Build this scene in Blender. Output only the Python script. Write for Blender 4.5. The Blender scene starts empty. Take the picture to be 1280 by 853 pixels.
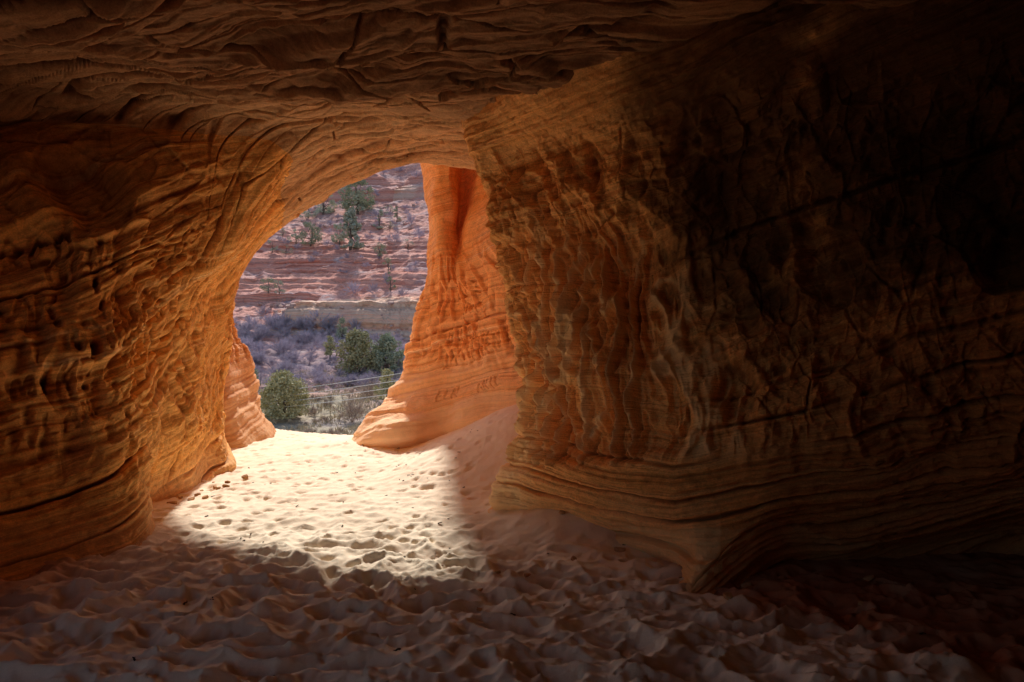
import bpy, math, random
import numpy as np
rng = np.random.default_rng(7); random.seed(7)
S = bpy.context.scene; COL = S.collection
F = 853.0; EYE = 1.6

def P(px, py, d):
    """a world point from a direction measured on the photograph and a guessed depth"""
    return ((px-640)/F*d, d, EYE-(py-426.5)/F*d)

# ------------------------------------------------------------------ noise
_perm = rng.permutation(512).astype(np.int64)
_g = rng.normal(size=(512, 3)).astype(np.float32); _g /= np.linalg.norm(_g, axis=1)[:, None]
_rv = rng.random((512, 3)).astype(np.float32)
def _h(i, j, k): return _perm[(_perm[(_perm[i & 511] + j) & 511] + k) & 511]
def pn(x, y, z=None):
    if z is None: z = np.zeros_like(x)
    x = x.astype(np.float32); y = y.astype(np.float32); z = z.astype(np.float32)
    xi = np.floor(x).astype(np.int64); yi = np.floor(y).astype(np.int64); zi = np.floor(z).astype(np.int64)
    xf = x-xi.astype(np.float32); yf = y-yi.astype(np.float32); zf = z-zi.astype(np.float32)
    u = xf*xf*xf*(xf*(xf*6-15)+10); v = yf*yf*yf*(yf*(yf*6-15)+10); w = zf*zf*zf*(zf*(zf*6-15)+10)
    out = 0
    for a in (0, 1):
        wa = u if a else 1-u
        for b in (0, 1):
            wb = wa*(v if b else 1-v)
            for c in (0, 1):
                g = _g[_h(xi+a, yi+b, zi+c)]
                out = out + wb*(w if c else 1-w)*(g[..., 0]*(xf-a)+g[..., 1]*(yf-b)+g[..., 2]*(zf-c))
    return out*1.5
def fbm(x, y, z, o=4, lac=2.03, gain=.5):
    a = 1.; s = 0.; f = 1.
    for k in range(o):
        s = s + a*pn(x*f+17.3*k, y*f-9.1*k, z*f+4.7*k); a *= gain; f *= lac
    return s
def worley(x, y, seed=0, jit=.95):
    xi = np.floor(x).astype(np.int64); yi = np.floor(y).astype(np.int64)
    f1 = np.full(x.shape, 9., np.float32); f2 = f1.copy(); idv = np.zeros(x.shape, np.float32)
    for a in (-1, 0, 1):
        for b in (-1, 0, 1):
            h = _h(xi+a, yi+b, np.full_like(xi, seed)); r = _rv[h]
            d = (xi+a+.5+(r[..., 0]-.5)*jit-x)**2+(yi+b+.5+(r[..., 1]-.5)*jit-y)**2
            d = np.sqrt(d).astype(np.float32)
            m = d < f1
            f2 = np.where(m, f1, np.minimum(f2, d)); idv = np.where(m, r[..., 2], idv); f1 = np.where(m, d, f1)
    return f1, f2, idv
def ss(a, b, x):
    t = np.clip((x-a)/(b-a), 0, 1); return t*t*(3-2*t)
def bump(x, c, w): return np.exp(-((x-c)/w)**2)
def terrace(t, k=.25):
    f = np.floor(t); r = t-f; return f+np.clip((r-(1-k))/k, 0, 1)*.85+r*.15
_lut = {}
def lut1(b, freq, seed, sharp=1.0):
    """one-dimensional layered hardness of the bedding"""
    if seed not in _lut: _lut[seed] = np.random.default_rng(seed).random(1024).astype(np.float32)
    L = _lut[seed]; t = b*freq; i = np.floor(t).astype(np.int64); f = (t-i).astype(np.float32)
    f = np.clip((f-.5)*sharp+.5, 0, 1); f = f*f*(3-2*f)
    return L[i & 1023]*(1-f)+L[(i+1) & 1023]*f-.5

# ------------------------------------------------------------------ lofts
def catmull(pts, counts):
    """pts (n, m, 3) -> interpolated along axis 0, counts[k] samples in interval k"""
    n = len(pts); out = []
    for k in range(n-1):
        p0 = pts[max(k-1, 0)]; p1 = pts[k]; p2 = pts[k+1]; p3 = pts[min(k+2, n-1)]
        t = np.linspace(0, 1, counts[k], endpoint=(k == n-2))[:, None, None]
        # centripetal-like tangents scaled by the chord lengths
        d0 = np.linalg.norm(p1-p0, axis=-1, keepdims=True)+1e-6; d1 = np.linalg.norm(p2-p1, axis=-1, keepdims=True)+1e-6; d2 = np.linalg.norm(p3-p2, axis=-1, keepdims=True)+1e-6
        m1 = (p2-p1)/d1 if k == 0 else ((p1-p0)/d0*d1+(p2-p1)/d1*d0)/(d0+d1)
        m2 = (p2-p1)/d1 if k == n-2 else ((p2-p1)/d1*d2+(p3-p2)/d2*d1)/(d1+d2)
        m1 = m1*d1; m2 = m2*d1
        out.append((2*t**3-3*t**2+1)*p1+(t**3-2*t**2+t)*m1+(-2*t**3+3*t**2)*p2+(t**3-t**2)*m2)
    return np.concatenate(out, 0)
def loft(sections, ci, cj):
    G = np.array(sections, dtype=np.float64)
    A = catmull(G, ci); A = catmull(A.transpose(1, 0, 2), cj).transpose(1, 0, 2)
    return A                                     # (I, J, 3)
def normals(A, toward=None):
    du = np.gradient(A, axis=0); dv = np.gradient(A, axis=1)
    n = np.cross(du, dv); n /= np.linalg.norm(n, axis=-1, keepdims=True)+1e-9
    if toward is not None:
        if ((np.array(toward)-A)*n).sum(-1).mean() < 0: n = -n
    return n
def smooth(A, k=1):
    for _ in range(k):
        A = A.copy()
        A[1:-1] = (A[:-2]+2*A[1:-1]+A[2:])/4; A[:, 1:-1] = (A[:, :-2]+2*A[:, 1:-1]+A[:, 2:])/4
    return A
def proj(A):
    d = np.maximum(A[..., 1], .05)
    return 640+A[..., 0]/d*F, 426.5-(A[..., 2]-EYE)/d*F

def link(name, me, m, parent=None):
    o = bpy.data.objects.new(name, me); COL.objects.link(o)
    if m: me.materials.append(m)
    if parent: o.parent = parent
    return o
def grid_mesh(name, A, m, attrs={}, flip=False, hole=None):
    I, J = A.shape[:2]; me = bpy.data.meshes.new(name)
    idx = np.arange(I*J).reshape(I, J)
    q = np.stack([idx[:-1, :-1], idx[1:, :-1], idx[1:, 1:], idx[:-1, 1:]], -1).reshape(-1, 4)
    if flip: q = q[:, ::-1]
    if hole is not None: q = q[~hole.ravel()[q].any(1)]
    n = len(q); me.vertices.add(I*J); me.vertices.foreach_set('co', A.astype(np.float32).ravel())
    me.loops.add(n*4); me.loops.foreach_set('vertex_index', q.astype(np.int32).ravel())
    me.polygons.add(n); me.polygons.foreach_set('loop_start', np.arange(0, n*4, 4, dtype=np.int32))
    me.polygons.foreach_set('use_smooth', np.ones(n, bool)); me.update(calc_edges=True)
    for k, v in attrs.items():
        a = me.attributes.new(k, 'FLOAT', 'POINT'); a.data.foreach_set('value', v.astype(np.float32).ravel())
    return link(name, me, m)
def soup(name, V, Fc, m, parent=None, shade=False):
    me = bpy.data.meshes.new(name); me.from_pydata([tuple(v) for v in V], [], [tuple(f) for f in Fc]); me.update()
    if shade: me.polygons.foreach_set('use_smooth', np.ones(len(me.polygons), bool))
    return link(name, me, m, parent)
def tag(o, label=None, cat=None, group=None, kind=None):
    if label: o['label'] = label
    if cat: o['category'] = cat
    if group: o['group'] = group
    if kind: o['kind'] = kind
    return o
def thing(name, label, cat, loc=(0, 0, 0), group=None):
    o = bpy.data.objects.new(name, None); COL.objects.link(o); o.location = loc; o.empty_display_size = .2
    return tag(o, label, cat, group)

# ------------------------------------------------------------------ materials
class NT:
    def __init__(s, name, rough=.9):
        s.m = bpy.data.materials.new(name); s.m.use_nodes = True; s.t = s.m.node_tree; s.n = s.t.nodes; s.l = s.t.links
        s.b = s.n['Principled BSDF']; s.b.inputs['Roughness'].default_value = rough
        s.b.inputs['Specular IOR Level'].default_value = .15
        s.pos = s.n.new('ShaderNodeNewGeometry').outputs['Position']
    def attr(s, k):
        a = s.n.new('ShaderNodeAttribute'); a.attribute_name = k; return a.outputs['Fac']
    def sc(s, v, xyz, src=None):
        a = s.n.new('ShaderNodeVectorMath'); a.operation = 'MULTIPLY'; s.l.new(src or s.pos, a.inputs[0]); a.inputs[1].default_value = xyz; return a.outputs[0]
    def noise(s, scale, det=4, rough=.55, vec=None, dist=0):
        a = s.n.new('ShaderNodeTexNoise'); a.inputs['Scale'].default_value = scale; a.inputs['Detail'].default_value = det
        a.inputs['Roughness'].default_value = rough; a.inputs['Distortion'].default_value = dist
        s.l.new(vec or s.pos, a.inputs['Vector']); return a.outputs['Fac']
    def noise1(s, w, scale, det=3, rough=.6):
        a = s.n.new('ShaderNodeTexNoise'); a.noise_dimensions = '1D'; a.inputs['Scale'].default_value = scale
        a.inputs['Detail'].default_value = det; a.inputs['Roughness'].default_value = rough
        s.l.new(w, a.inputs['W']); return a.outputs['Fac']
    def math(s, op, a, b=None, c=None, clamp=False):
        n = s.n.new('ShaderNodeMath'); n.operation = op; n.use_clamp = clamp
        for i, v in enumerate((a, b, c)):
            if v is None: continue
            if isinstance(v, (int, float)): n.inputs[i].default_value = v
            else: s.l.new(v, n.inputs[i])
        return n.outputs[0]
    def ramp(s, fac, stops, interp='LINEAR'):
        r = s.n.new('ShaderNodeValToRGB'); r.color_ramp.interpolation = interp; e = r.color_ramp.elements
        while len(e) < len(stops): e.new(.5)
        for k, (p, c) in enumerate(stops):
            e[k].position = p; e[k].color = (*c, 1) if not isinstance(c, (int, float)) else (c, c, c, 1)
        s.l.new(fac, r.inputs[0]); return r.outputs[0]
    def mix(s, fac, a, b, mode='MIX'):
        n = s.n.new('ShaderNodeMix'); n.data_type = 'RGBA'; n.blend_type = mode
        for i, v in ((0, fac), (6, a), (7, b)):
            if isinstance(v, (int, float)): n.inputs[i].default_value = v
            elif isinstance(v, tuple): n.inputs[i].default_value = (*v, 1)
            else: s.l.new(v, n.inputs[i])
        return n.outputs[2]
    def bump(s, h, strength=.5, dist=.01):
        b = s.n.new('ShaderNodeBump'); b.inputs['Strength'].default_value = strength; b.inputs['Distance'].default_value = dist
        s.l.new(h, b.inputs['Height']); s.l.new(b.outputs[0], s.b.inputs['Normal'])
    def out(s, c):
        if isinstance(c, tuple): s.b.inputs['Base Color'].default_value = (*c, 1)
        else: s.l.new(c, s.b.inputs['Base Color'])
        return s.m

def rock_mat(name, stops, tint2, dark_patch=(.085, .036, .016), bedscale=9, streak=.6, bump=.8, dust_light_c=(.78, .60, .40)):
    """layered sandstone: colour follows the bedding coordinate stored on the mesh"""
    t = NT(name, .88); bed = t.attr('bed')
    warp = t.math('MULTIPLY', t.noise(1.7, 4), .10); w = t.math('ADD', bed, warp)
    c = t.ramp(t.noise1(w, bedscale, 5, .62), stops)
    fine = t.ramp(t.noise1(w, 60, 3, .7), [(.3, .58), (.48, 1.05), (.75, 1.28)])
    c = t.mix(streak, c, fine, 'MULTIPLY')
    c = t.mix(t.ramp(t.noise(.9, 5, .6), [(.42, 0.), (.66, .75)]), c, tint2)
    c = t.mix(.75, c, t.ramp(t.noise(14, 7, .7), [(.25, .5), (.5, 1.), (.8, 1.25)]), 'MULTIPLY')
    c = t.mix(.7, c, t.ramp(t.noise(75, 3, .75), [(.3, .62), (.5, 1.), (.7, 1.25)]), 'MULTIPLY')
    cav_shade = t.attr('cav_shade'); c = t.mix(1., c, t.ramp(cav_shade, [(0, (1.22, 1.18, 1.1)), (.25, (1, 1, 1)), (.65, (.50, .38, .32)), (1, (.34, .24, .2))]), 'MULTIPLY')  # shade painted into the recesses, ridges painted lighter
    pat = t.math('ADD', t.math('MULTIPLY', t.noise(2.6, 9, .72), 1.3), t.math('MULTIPLY', t.noise1(w, 7, 4, .7), .5))
    sf = t.math('ADD', t.math('MULTIPLY', t.attr('dark_patch'), 1.15), t.math('SUBTRACT', pat, .9))
    c = t.mix(t.ramp(sf, [(.15, 0.), (.55, .62), (1., .86)]), c, dark_patch)  # darker patches where the mask is high
    c = t.mix(t.attr('shade_dim'), c, t.mix(1., c, (.42, .30, .26), 'MULTIPLY'))  # painted shade: multiplies the rock colour down
    c = t.mix(t.math('MULTIPLY', t.attr('dust_light'), .8), c, dust_light_c)  # pale colour for dust at the foot and painted light on the ribs
    h = t.math('ADD', t.noise(42, 6, .7), t.math('MULTIPLY', t.noise1(w, 70, 3, .7), .9))
    t.bump(h, bump, .012)
    return t.out(c)

OCH = [(.28, (.50, .22, .06)), (.42, (.80, .42, .12)), (.52, (.92, .53, .18)), (.62, (.66, .32, .09)), (.72, (.93, .62, .28))]
M_left = rock_mat('ochre_sandstone', OCH, (.74, .36, .10))
M_ceil = rock_mat('ceiling_sandstone', [(.3, (.50, .30, .15)), (.5, (.66, .42, .22)), (.7, (.56, .33, .16))], (.58, .35, .17), streak=.25)
M_right = rock_mat('fluted_sandstone', [(.28, (.60, .25, .07)), (.45, (.88, .46, .15)), (.55, (.95, .55, .21)), (.7, (.76, .34, .11))], (.88, .42, .13), dust_light_c=(.97, .72, .38))
M_outer = rock_mat('red_sandstone', [(.28, (.66, .26, .09)), (.42, (.88, .44, .18)), (.55, (.95, .56, .27)), (.63, (.70, .30, .12)), (.74, (.96, .72, .46))], (.90, .42, .15), bump=.6, streak=.45, dust_light_c=(.93, .70, .46))

M_spur = rock_mat('brown_red_sandstone', [(.28, (.36, .13, .05)), (.45, (.58, .26, .10)), (.6, (.66, .36, .17)), (.74, (.44, .18, .07))], (.48, .20, .08), bump=.8, dust_light_c=(.62, .36, .18))

def sand_mat():
    t = NT('cave_sand', .95)
    c = t.ramp(t.noise(1.2, 4), [(.35, (.86, .73, .56)), (.65, (.94, .82, .64))])
    c = t.mix(.35, c, t.ramp(t.noise(160, 3, .7), [(.3, .75), (.6, 1.1)]), 'MULTIPLY')
    c = t.mix(t.math('MULTIPLY', t.attr('hollow'), .6), c, (.50, .36, .27))  # painted shade: trodden hollows coloured darker
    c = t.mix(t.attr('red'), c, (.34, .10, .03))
    c = t.mix(t.attr('outside'), c, t.ramp(t.noise(.8, 5, .6), [(.35, (.30, .20, .15)), (.6, (.44, .34, .24))]))
    t.bump(t.math('ADD', t.noise(120, 4, .7), t.math('MULTIPLY', t.noise(25, 3), 1.5)), .35, .008)
    return t.out(c)
M_sand = sand_mat()

def hill_mat():
    t = NT('canyon_ground', .95)  # lightened, mauve-pink colours stand in for distance haze
    dirt = t.ramp(t.noise(.22, 6, .65), [(.34, (.66, .32, .26)), (.5, (.78, .38, .30)), (.64, (.68, .48, .44))])
    speck = t.ramp(t.noise(2.2, 6, .75), [(.35, .55), (.5, 1.), (.68, 1.5)])
    dirt = t.mix(.8, dirt, speck, 'MULTIPLY')
    bed = t.attr('bed'); w = t.math('ADD', bed, t.math('MULTIPLY', t.noise(.12, 4), 2.2))
    rock = t.ramp(t.noise1(w, .9, 5, .65), [(.3, (.66, .22, .15)), (.45, (.90, .35, .25)), (.58, (.95, .47, .35)), (.7, (.76, .26, .18))])
    rock = t.mix(.6, rock, t.ramp(t.noise1(w, 4., 3, .7), [(.38, .45), (.47, .95), (.7, 1.12)]), 'MULTIPLY')
    pale = t.ramp(t.noise1(w, 1.4, 4, .6), [(.35, (.98, .50, .34)), (.55, (.98, .68, .50)), (.7, (.97, .54, .38))])
    pale = t.mix(.6, pale, t.ramp(t.noise1(w, 5., 3, .7), [(.38, .6), (.5, 1.), (.7, 1.1)]), 'MULTIPLY'); rock = t.mix(t.attr('pale'), rock, pale)
    c = t.mix(t.attr('rocky'), dirt, rock)
    grass = t.ramp(t.noise(1.1, 6, .7), [(.35, (.33, .25, .19)), (.5, (.50, .42, .30)), (.65, (.62, .53, .38))])
    c = t.mix(t.attr('flat'), c, grass)
    brush = t.ramp(t.noise(1.8, 6, .75), [(.35, (.24, .20, .24)), (.5, (.38, .31, .35)), (.65, (.52, .42, .42))])
    c = t.mix(t.attr('brush'), c, brush)
    t.bump(t.noise(1.6, 6, .7), .9, .5)
    return t.out(c)
M_hill = hill_mat()

# ------------------------------------------------------------------ carved writing
FONT = {'A': [(0,0,.5,1),(.5,1,1,0),(.2,.4,.8,.4)], 'E': [(0,0,0,1),(0,1,.8,1),(0,.5,.7,.5),(0,0,.8,0)], 'F': [(0,0,0,1),(0,1,.8,1),(0,.5,.6,.5)],
 'H': [(0,0,0,1),(.8,0,.8,1),(0,.5,.8,.5)], 'I': [(.4,0,.4,1)], 'K': [(0,0,0,1),(0,.45,.8,1),(.25,.6,.8,0)], 'L': [(0,1,0,0),(0,0,.7,0)],
 'N': [(0,0,0,1),(0,1,.8,0),(.8,0,.8,1)], 'O': [(.2,0,0,.3),(0,.3,0,.7),(0,.7,.3,1),(.3,1,.7,.9),(.7,.9,.85,.6),(.85,.6,.8,.2),(.8,.2,.2,0)],
 'P': [(0,0,0,1),(0,1,.7,.95),(.7,.95,.75,.6),(.75,.6,0,.5)], 'R': [(0,0,0,1),(0,1,.7,.95),(.7,.95,.7,.6),(.7,.6,0,.5),(.3,.5,.8,0)],
 'S': [(.8,.9,.3,1),(.3,1,0,.75),(0,.75,.7,.35),(.7,.35,.6,0),(.6,0,0,.1)], 'T': [(.4,0,.4,1),(0,1,.85,1)], 'U': [(0,1,0,.2),(0,.2,.4,0),(.4,0,.8,.2),(.8,.2,.8,1)],
 'V': [(0,1,.4,0),(.4,0,.8,1)], 'W': [(0,1,.2,0),(.2,0,.45,.7),(.45,.7,.7,0),(.7,0,.9,1)], 'M': [(0,0,.1,1),(.1,1,.45,.3),(.45,.3,.8,1),(.8,1,.9,0)],
 'D': [(0,0,0,1),(0,1,.7,.75),(.7,.75,.7,.25),(.7,.25,0,0)], 'C': [(.8,.85,.3,1),(.3,1,0,.6),(0,.6,.1,.15),(.1,.15,.8,.1)], 'B': [(0,0,0,1),(0,1,.65,.8),(.65,.8,0,.5),(0,.5,.75,.25),(.75,.25,0,0)],
 '0': [(.2,0,0,.5),(0,.5,.3,1),(.3,1,.8,.6),(.8,.6,.6,0),(.6,0,.2,0)], '1': [(.4,0,.4,1),(.4,1,.2,.8)], '2': [(0,.8,.4,1),(.4,1,.7,.7),(.7,.7,0,0),(0,0,.8,0)], '3': [(0,.95,.7,.9),(.7,.9,.3,.5),(.3,.5,.8,.3),(.8,.3,.4,0),(.4,0,0,.1)], 'Z': [(0,1,.8,1),(.8,1,0,0),(0,0,.8,0)], ' ': []}
def carve(s, z, A, px, py, text, h, depth, slant=0., wid=.16, aspect=.62):
    """returns a groove depth field for letters cut at the wall spot seen at px, py"""
    X, Y = proj(A); k = np.argmin((X-px)**2+(Y-py)**2+np.where(A[..., 1] < .5, 1e9, 0)); s0 = s.ravel()[k]; z0 = z.ravel()[k]
    L = h*aspect*1.35*len(text); m = (s > s0-h) & (s < s0+L+h) & (np.abs(z-z0-slant*(s-s0)) < 1.6*h)
    ds = (s[m]-s0).astype(np.float32); dz = (z[m]-z0-slant*(s[m]-s0)).astype(np.float32)
    wx = pn(ds*3/h*.5, dz*3/h*.5, np.full_like(ds, px*.37)); wy = pn(ds*3/h*.5+31, dz*3/h*.5, np.full_like(ds, px*.37))
    ds = ds+wx*h*.16; dz = dz+wy*h*.16
    best = np.full(ds.shape, 9., np.float32); r = random.Random(int(px*7+py))
    for c, ch in enumerate(text):
        ox = c*h*aspect*1.35; sc = r.uniform(.85, 1.15); oy = r.uniform(-.08, .08)*h
        for (x0, y0, x1, y1) in FONT[ch]:
            ax, ay, bx, by = ox+x0*h*aspect, oy+y0*h*sc, ox+x1*h*aspect, oy+y1*h*sc
            vx, vy = bx-ax, by-ay; t = np.clip(((ds-ax)*vx+(dz-ay)*vy)/(vx*vx+vy*vy+1e-9), 0, 1)
            best = np.minimum(best, np.hypot(ds-ax-t*vx, dz-ay-t*vy))
    out = np.zeros(s.shape, np.float32); w = h*wid
    out[m] = depth*(1-ss(w*.35, w, best))-depth*.25*bump(best, w*1.15, w*.35)
    return out

# ------------------------------------------------------------------ cave tunnel (left wall and ceiling in one sweep)
def tail(y, z1, z2): return [(4.6, y, z1), (10., y, z2)]
secs = [
 [(-2.5,-7.4,-.6), (-2.5,-7.4,0), (-2.4,-7.4,.6), (-2.3,-7.2,1.3), (-2.,-7.0,2.), (-1.6,-6.8,2.6), (-1.,-6.8,2.9), (0,-6.8,3.0), (1,-6.8,3.0), (2,-6.8,3.0), (4.6,-6.8,3.), (10,-6.8,3.)],
 [(-4.6,-4,-.6), (-4.6,-4,0), (-4.8,-4,.9), (-5.0,-4,1.8), (-5.0,-4,2.7), (-4.2,-4,3.4), (-3.,-4,3.7), (-1.5,-4,3.8), (0,-4,3.9), (2,-4,3.9)]+tail(-4,3.9,3.9),
 [(-4.5,0,-.6), (-4.4,0,0), (-4.6,0,.9), (-4.9,0,1.8), (-5.1,0,2.6), (-4.8,0,3.4), (-3.2,-.3,3.7), (-1.5,-.4,3.8), (0,-.5,3.85), (2,-.5,3.8)]+tail(-.5,3.8,3.9),
 [(-3.8,3,-.6), (-3.75,3,0), (-3.95,3,.8), (-4.25,3,1.6), (-4.6,3.1,2.5), (-4.9,3.2,3.4), (-3.2,2.0,3.62), (-1.5,1.8,3.7), (0,1.6,3.75), (2,1.5,3.7)]+tail(1.5,3.75,3.9),
 [P(0,790,4.3), P(0,720,4.65), P(-10,600,4.9), P(-10,440,5.1), P(-10,290,5.5), P(0,152,6.1), P(30,40,4.4), P(300,-60,3.6), (0,3.2,3.7), (1.6,3.0,3.68)]+tail(3,3.75,3.9),
 [P(178,735,5.1), P(178,680,5.38), P(168,590,5.65), P(150,440,5.8), P(150,300,6.0), P(170,160,6.4), P(280,80,5.05), P(420,50,4.7), P(580,20,4.35), P(760,0,4.15)]+tail(4.2,3.75,3.9),
 [P(184,700,6.2), P(182,634,6.65), P(200,545,6.5), P(212,420,6.55), P(230,300,6.6), P(275,168,6.65), P(370,128,5.95), P(480,108,5.55), P(590,88,5.2), P(720,70,4.9)]+tail(5.2,3.8,3.9),
 [P(232,680,6.9), P(238,618,7.35), P(248,520,7.4), P(254,405,7.4), P(290,300,7.15), P(348,178,6.8), P(430,166,6.7), P(520,158,6.5), P(595,148,6.3), P(690,140,6.2)]+tail(6.2,3.8,4.),
 [P(268,660,7.6), P(268,603,8.0), P(266,520,8.1), P(270,425,8.1), P(297,325,8.0), P(352,232,7.8), P(430,190,7.7), P(520,176,7.6), P(600,178,7.5), P(700,185,7.4)]+tail(7.4,3.8,4.),
 [P(292,640,8.2), P(290,592,8.3), P(280,520,8.6), P(289,435,8.8), P(306,348,8.9), P(352,283,8.95), P(430,229,9.0), P(520,210,9.0), P(605,214,9.0), P(700,225,9.0)]+tail(9,4.0,4.2),
 [P(288,630,9.0), P(280,588,9.0), P(266,520,9.2), P(273,433,9.4), P(289,342,9.5), P(336,268,9.5), P(422,212,9.6), P(518,190,9.6), P(610,192,9.6), P(700,200,9.6)]+tail(9.6,4.5,4.8),
 [(-5.6,10.0,-.6), (-5.6,10.0,0), (-5.7,10.1,1.2), (-5.8,10.2,2.5), (-5.6,10.2,3.8), (-5.0,10.3,5.0), (-3.6,10.4,5.9), (-2,10.5,6.2), (0,10.5,6.2), (2,10.5,6.2), (4.6,10.5,6.2), (10,10.5,6.2)],
 [(-12,11.5,-1.6), (-12,11.5,0), (-12,11.5,3), (-11.5,11.5,6), (-10,11.7,9), (-8,12,11), (-5,12.3,12), (-2,12.5,12.4), (0,12.5,12.4), (2,12.5,12.4), (4.6,12.5,12.4), (12,12.5,12.4)],
]
ci = [12, 22, 40, 110, 190, 120, 120, 110, 120, 70, 24, 16]
cj = [20, 110, 130, 110, 130, 110, 110, 90, 80, 30, 14]
A = loft(secs, ci, cj); A = smooth(A, 6)
N = normals(A, (0, 2, 1.5)); X, Y, Z = A[..., 0], A[..., 1], A[..., 2]
I, J = X.shape; jj = np.broadcast_to(np.arange(J)[None, :], (I, J)); JC = sum(cj[:5])   # crease row
s_w = np.concatenate([[0], np.cumsum(np.linalg.norm(np.diff(A[:, sum(cj[:3])], axis=0), axis=-1))])[:, None]+0*X
ceilw = ss(-.35, .45, -N[..., 2]-.25) if True else 0
wall = 1-ceilw
px, py = proj(A)
near = ss(-1.5, 1.5, Y)
# bedding coordinate, rising away from the camera
bed = Z-(.12+.15*np.maximum(Z, 0))*(Y-5)-.05*X+.10*pn(X*.6, Y*.6, Z*.8)+.025*pn(X*2.3, Y*2.3, Z*3)
D = np.zeros_like(X)
D += .16*pn(X*.55, Y*.55, Z*.7+3)+.07*pn(X*1.3, Y*1.3, Z*1.5)
lay = .045*lut1(bed, 3.2, 11, 2.5)+.020*lut1(bed, 11, 12, 2.2)+.014*lut1(bed, 27, 13, 1.5)+.008*lut1(bed, 60, 14)
mod = .55+.75*ss(-.5, .5, pn(X*.8+5, Y*.8, Z*1.2))
D += wall*lay*mod*1.5
def plates(a, b, seed):
    q1, q2, i_ = worley(a, b, seed); return (i_-.5)*ss(0, .10, q2-q1)
def crev(a, b, seed, w):
    q1, q2, i_ = worley(a, b, seed); return (1-ss(w*.3, w, q2-q1))*ss(.45, .6, i_)
hi = ss(1.9, 2.6, Z+.25*pn(s_w, Z))
D += wall*(.055*plates((s_w+.35*Z)*1.5, bed*5, 41)*(.35+hi)+.03*plates((s_w+.3*Z)*3.6, bed*11, 42)*(.3+hi))
# a deep undercut bedding seam or two on the wall
for b0, w0, dep in ((.02, .018, .05), (.62, .014, .09), (1.12, .014, .08), (1.62, .02, .08), (-.38, .016, .07), (.30, .010, .05), (-.15, .012, .06), (1.38, .01, .05), (2.0, .015, .07)):
    D -= wall*dep*bump(bed+.03*pn(X*1.5, Y*1.5, Z), b0, w0)*ss(-.4, .15, pn(X*.7, Y*.7, Z*.2+b0*9))
# worn hand-cut hollows: tall scoops
sw = s_w+.16*pn(s_w*1.3, Z*1.3, X*0+2); zw = Z+.12*pn(s_w*1.1+9, Z*1.1, X*0)
f1, f2, idv = worley(sw*4.8, (zw-.3*s_w)*2.0, 3)
carved = ss(.25, .9, Z)*(1-ss(2.3, 3.0, Z))*wall*near
D -= carved*.10*(1-ss(0, .62, f1))*ss(.25, .6, idv)
g1, g2, idg = worley(sw*9.5+3, (zw-.25*s_w)*4.6, 5)
D -= carved*.045*(1-ss(0, .6, g1))*ss(.3, .55, idg)
for hx, hy, r, e, dep in ((125, 433, .045, 1.7, .09), (100, 432, .04, 1.4, .07), (124, 352, .035, 2.6, .07), (137, 375, .035, 2.2, .05), (75, 402, .04, 1.5, .06), (60, 470, .05, 2.4, .06), (90, 468, .05, 2.2, .06)):
    k = np.argmin((px-hx)**2+(py-hy)**2+np.where(Y < 1, 1e9, 0)); s0, z0 = s_w.ravel()[k], Z.ravel()[k]
    D -= dep*(1-ss(.3, 1.1, np.hypot((s_w-s0)/r, (Z-z0)/(r*e))))
# big shadowed hollow high on the wall and the fold beside it
k = np.argmin((px-105)**2+(py-235)**2+np.where(Y < 1, 1e9, 0)); s0, z0 = s_w.ravel()[k], Z.ravel()[k]
D -= .26*(1-ss(.35, 1.0, np.hypot((s_w-s0+.35*(Z-z0))/.42, (Z-z0)/.42)))*near
txt = np.zeros_like(X, dtype=np.float32)
for (tx, ty, tt, h, dp, sl) in ((115, 338, 'PETER', .085, .016, .28), (150, 408, 'EHAWKEN', .15, .024, .16), (140, 430, 'NTER', .16, .02, .1), (8, 330, 'BCO', .20, .03, .3), (60, 345, 'OD', .22, .03, .3),
        (160, 372, 'FIZ', .10, .016, .3), (200, 330, 'NEIL', .13, .018, .3), (20, 500, 'MIKE', .18, .02, .2), (150, 500, 'TOM LU', .14, .018, .25), (228, 305, 'CS', .17, .02, .2), (15, 400, 'AR', .22, .028, .2), (170, 455, 'VNWI', .2, .02, .2), (60, 540, 'LANE', .15, .015, .2)):
    txt = np.maximum(txt, carve(s_w, Z, A, tx, ty, tt, h, dp, sl))
D -= txt*(1.15+.6*pn(s_w*3, Z*3))
# soft vertical ribs over the lower wall
D += wall*near*.03*pn(s_w*5+pn(s_w, Z*2)*1.2, Z*.9, X*0+7)*ss(.2, .6, Z)
D += wall*(.022*lut1(bed, 16, 81, 3.)*ss(-.2, .3, pn(X*1.1, Y*1.1, Z*1.6+4))+.010*fbm(X*9, Y*9, Z*12, 4)-.016*np.abs(fbm(s_w*4, bed*11, X*0, 3)))
# the intrados towards the mouth is streaked upwards
intr = ss(6.9, 7.6, Y)*(1-ss(9.2, 9.8, Y))
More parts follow.
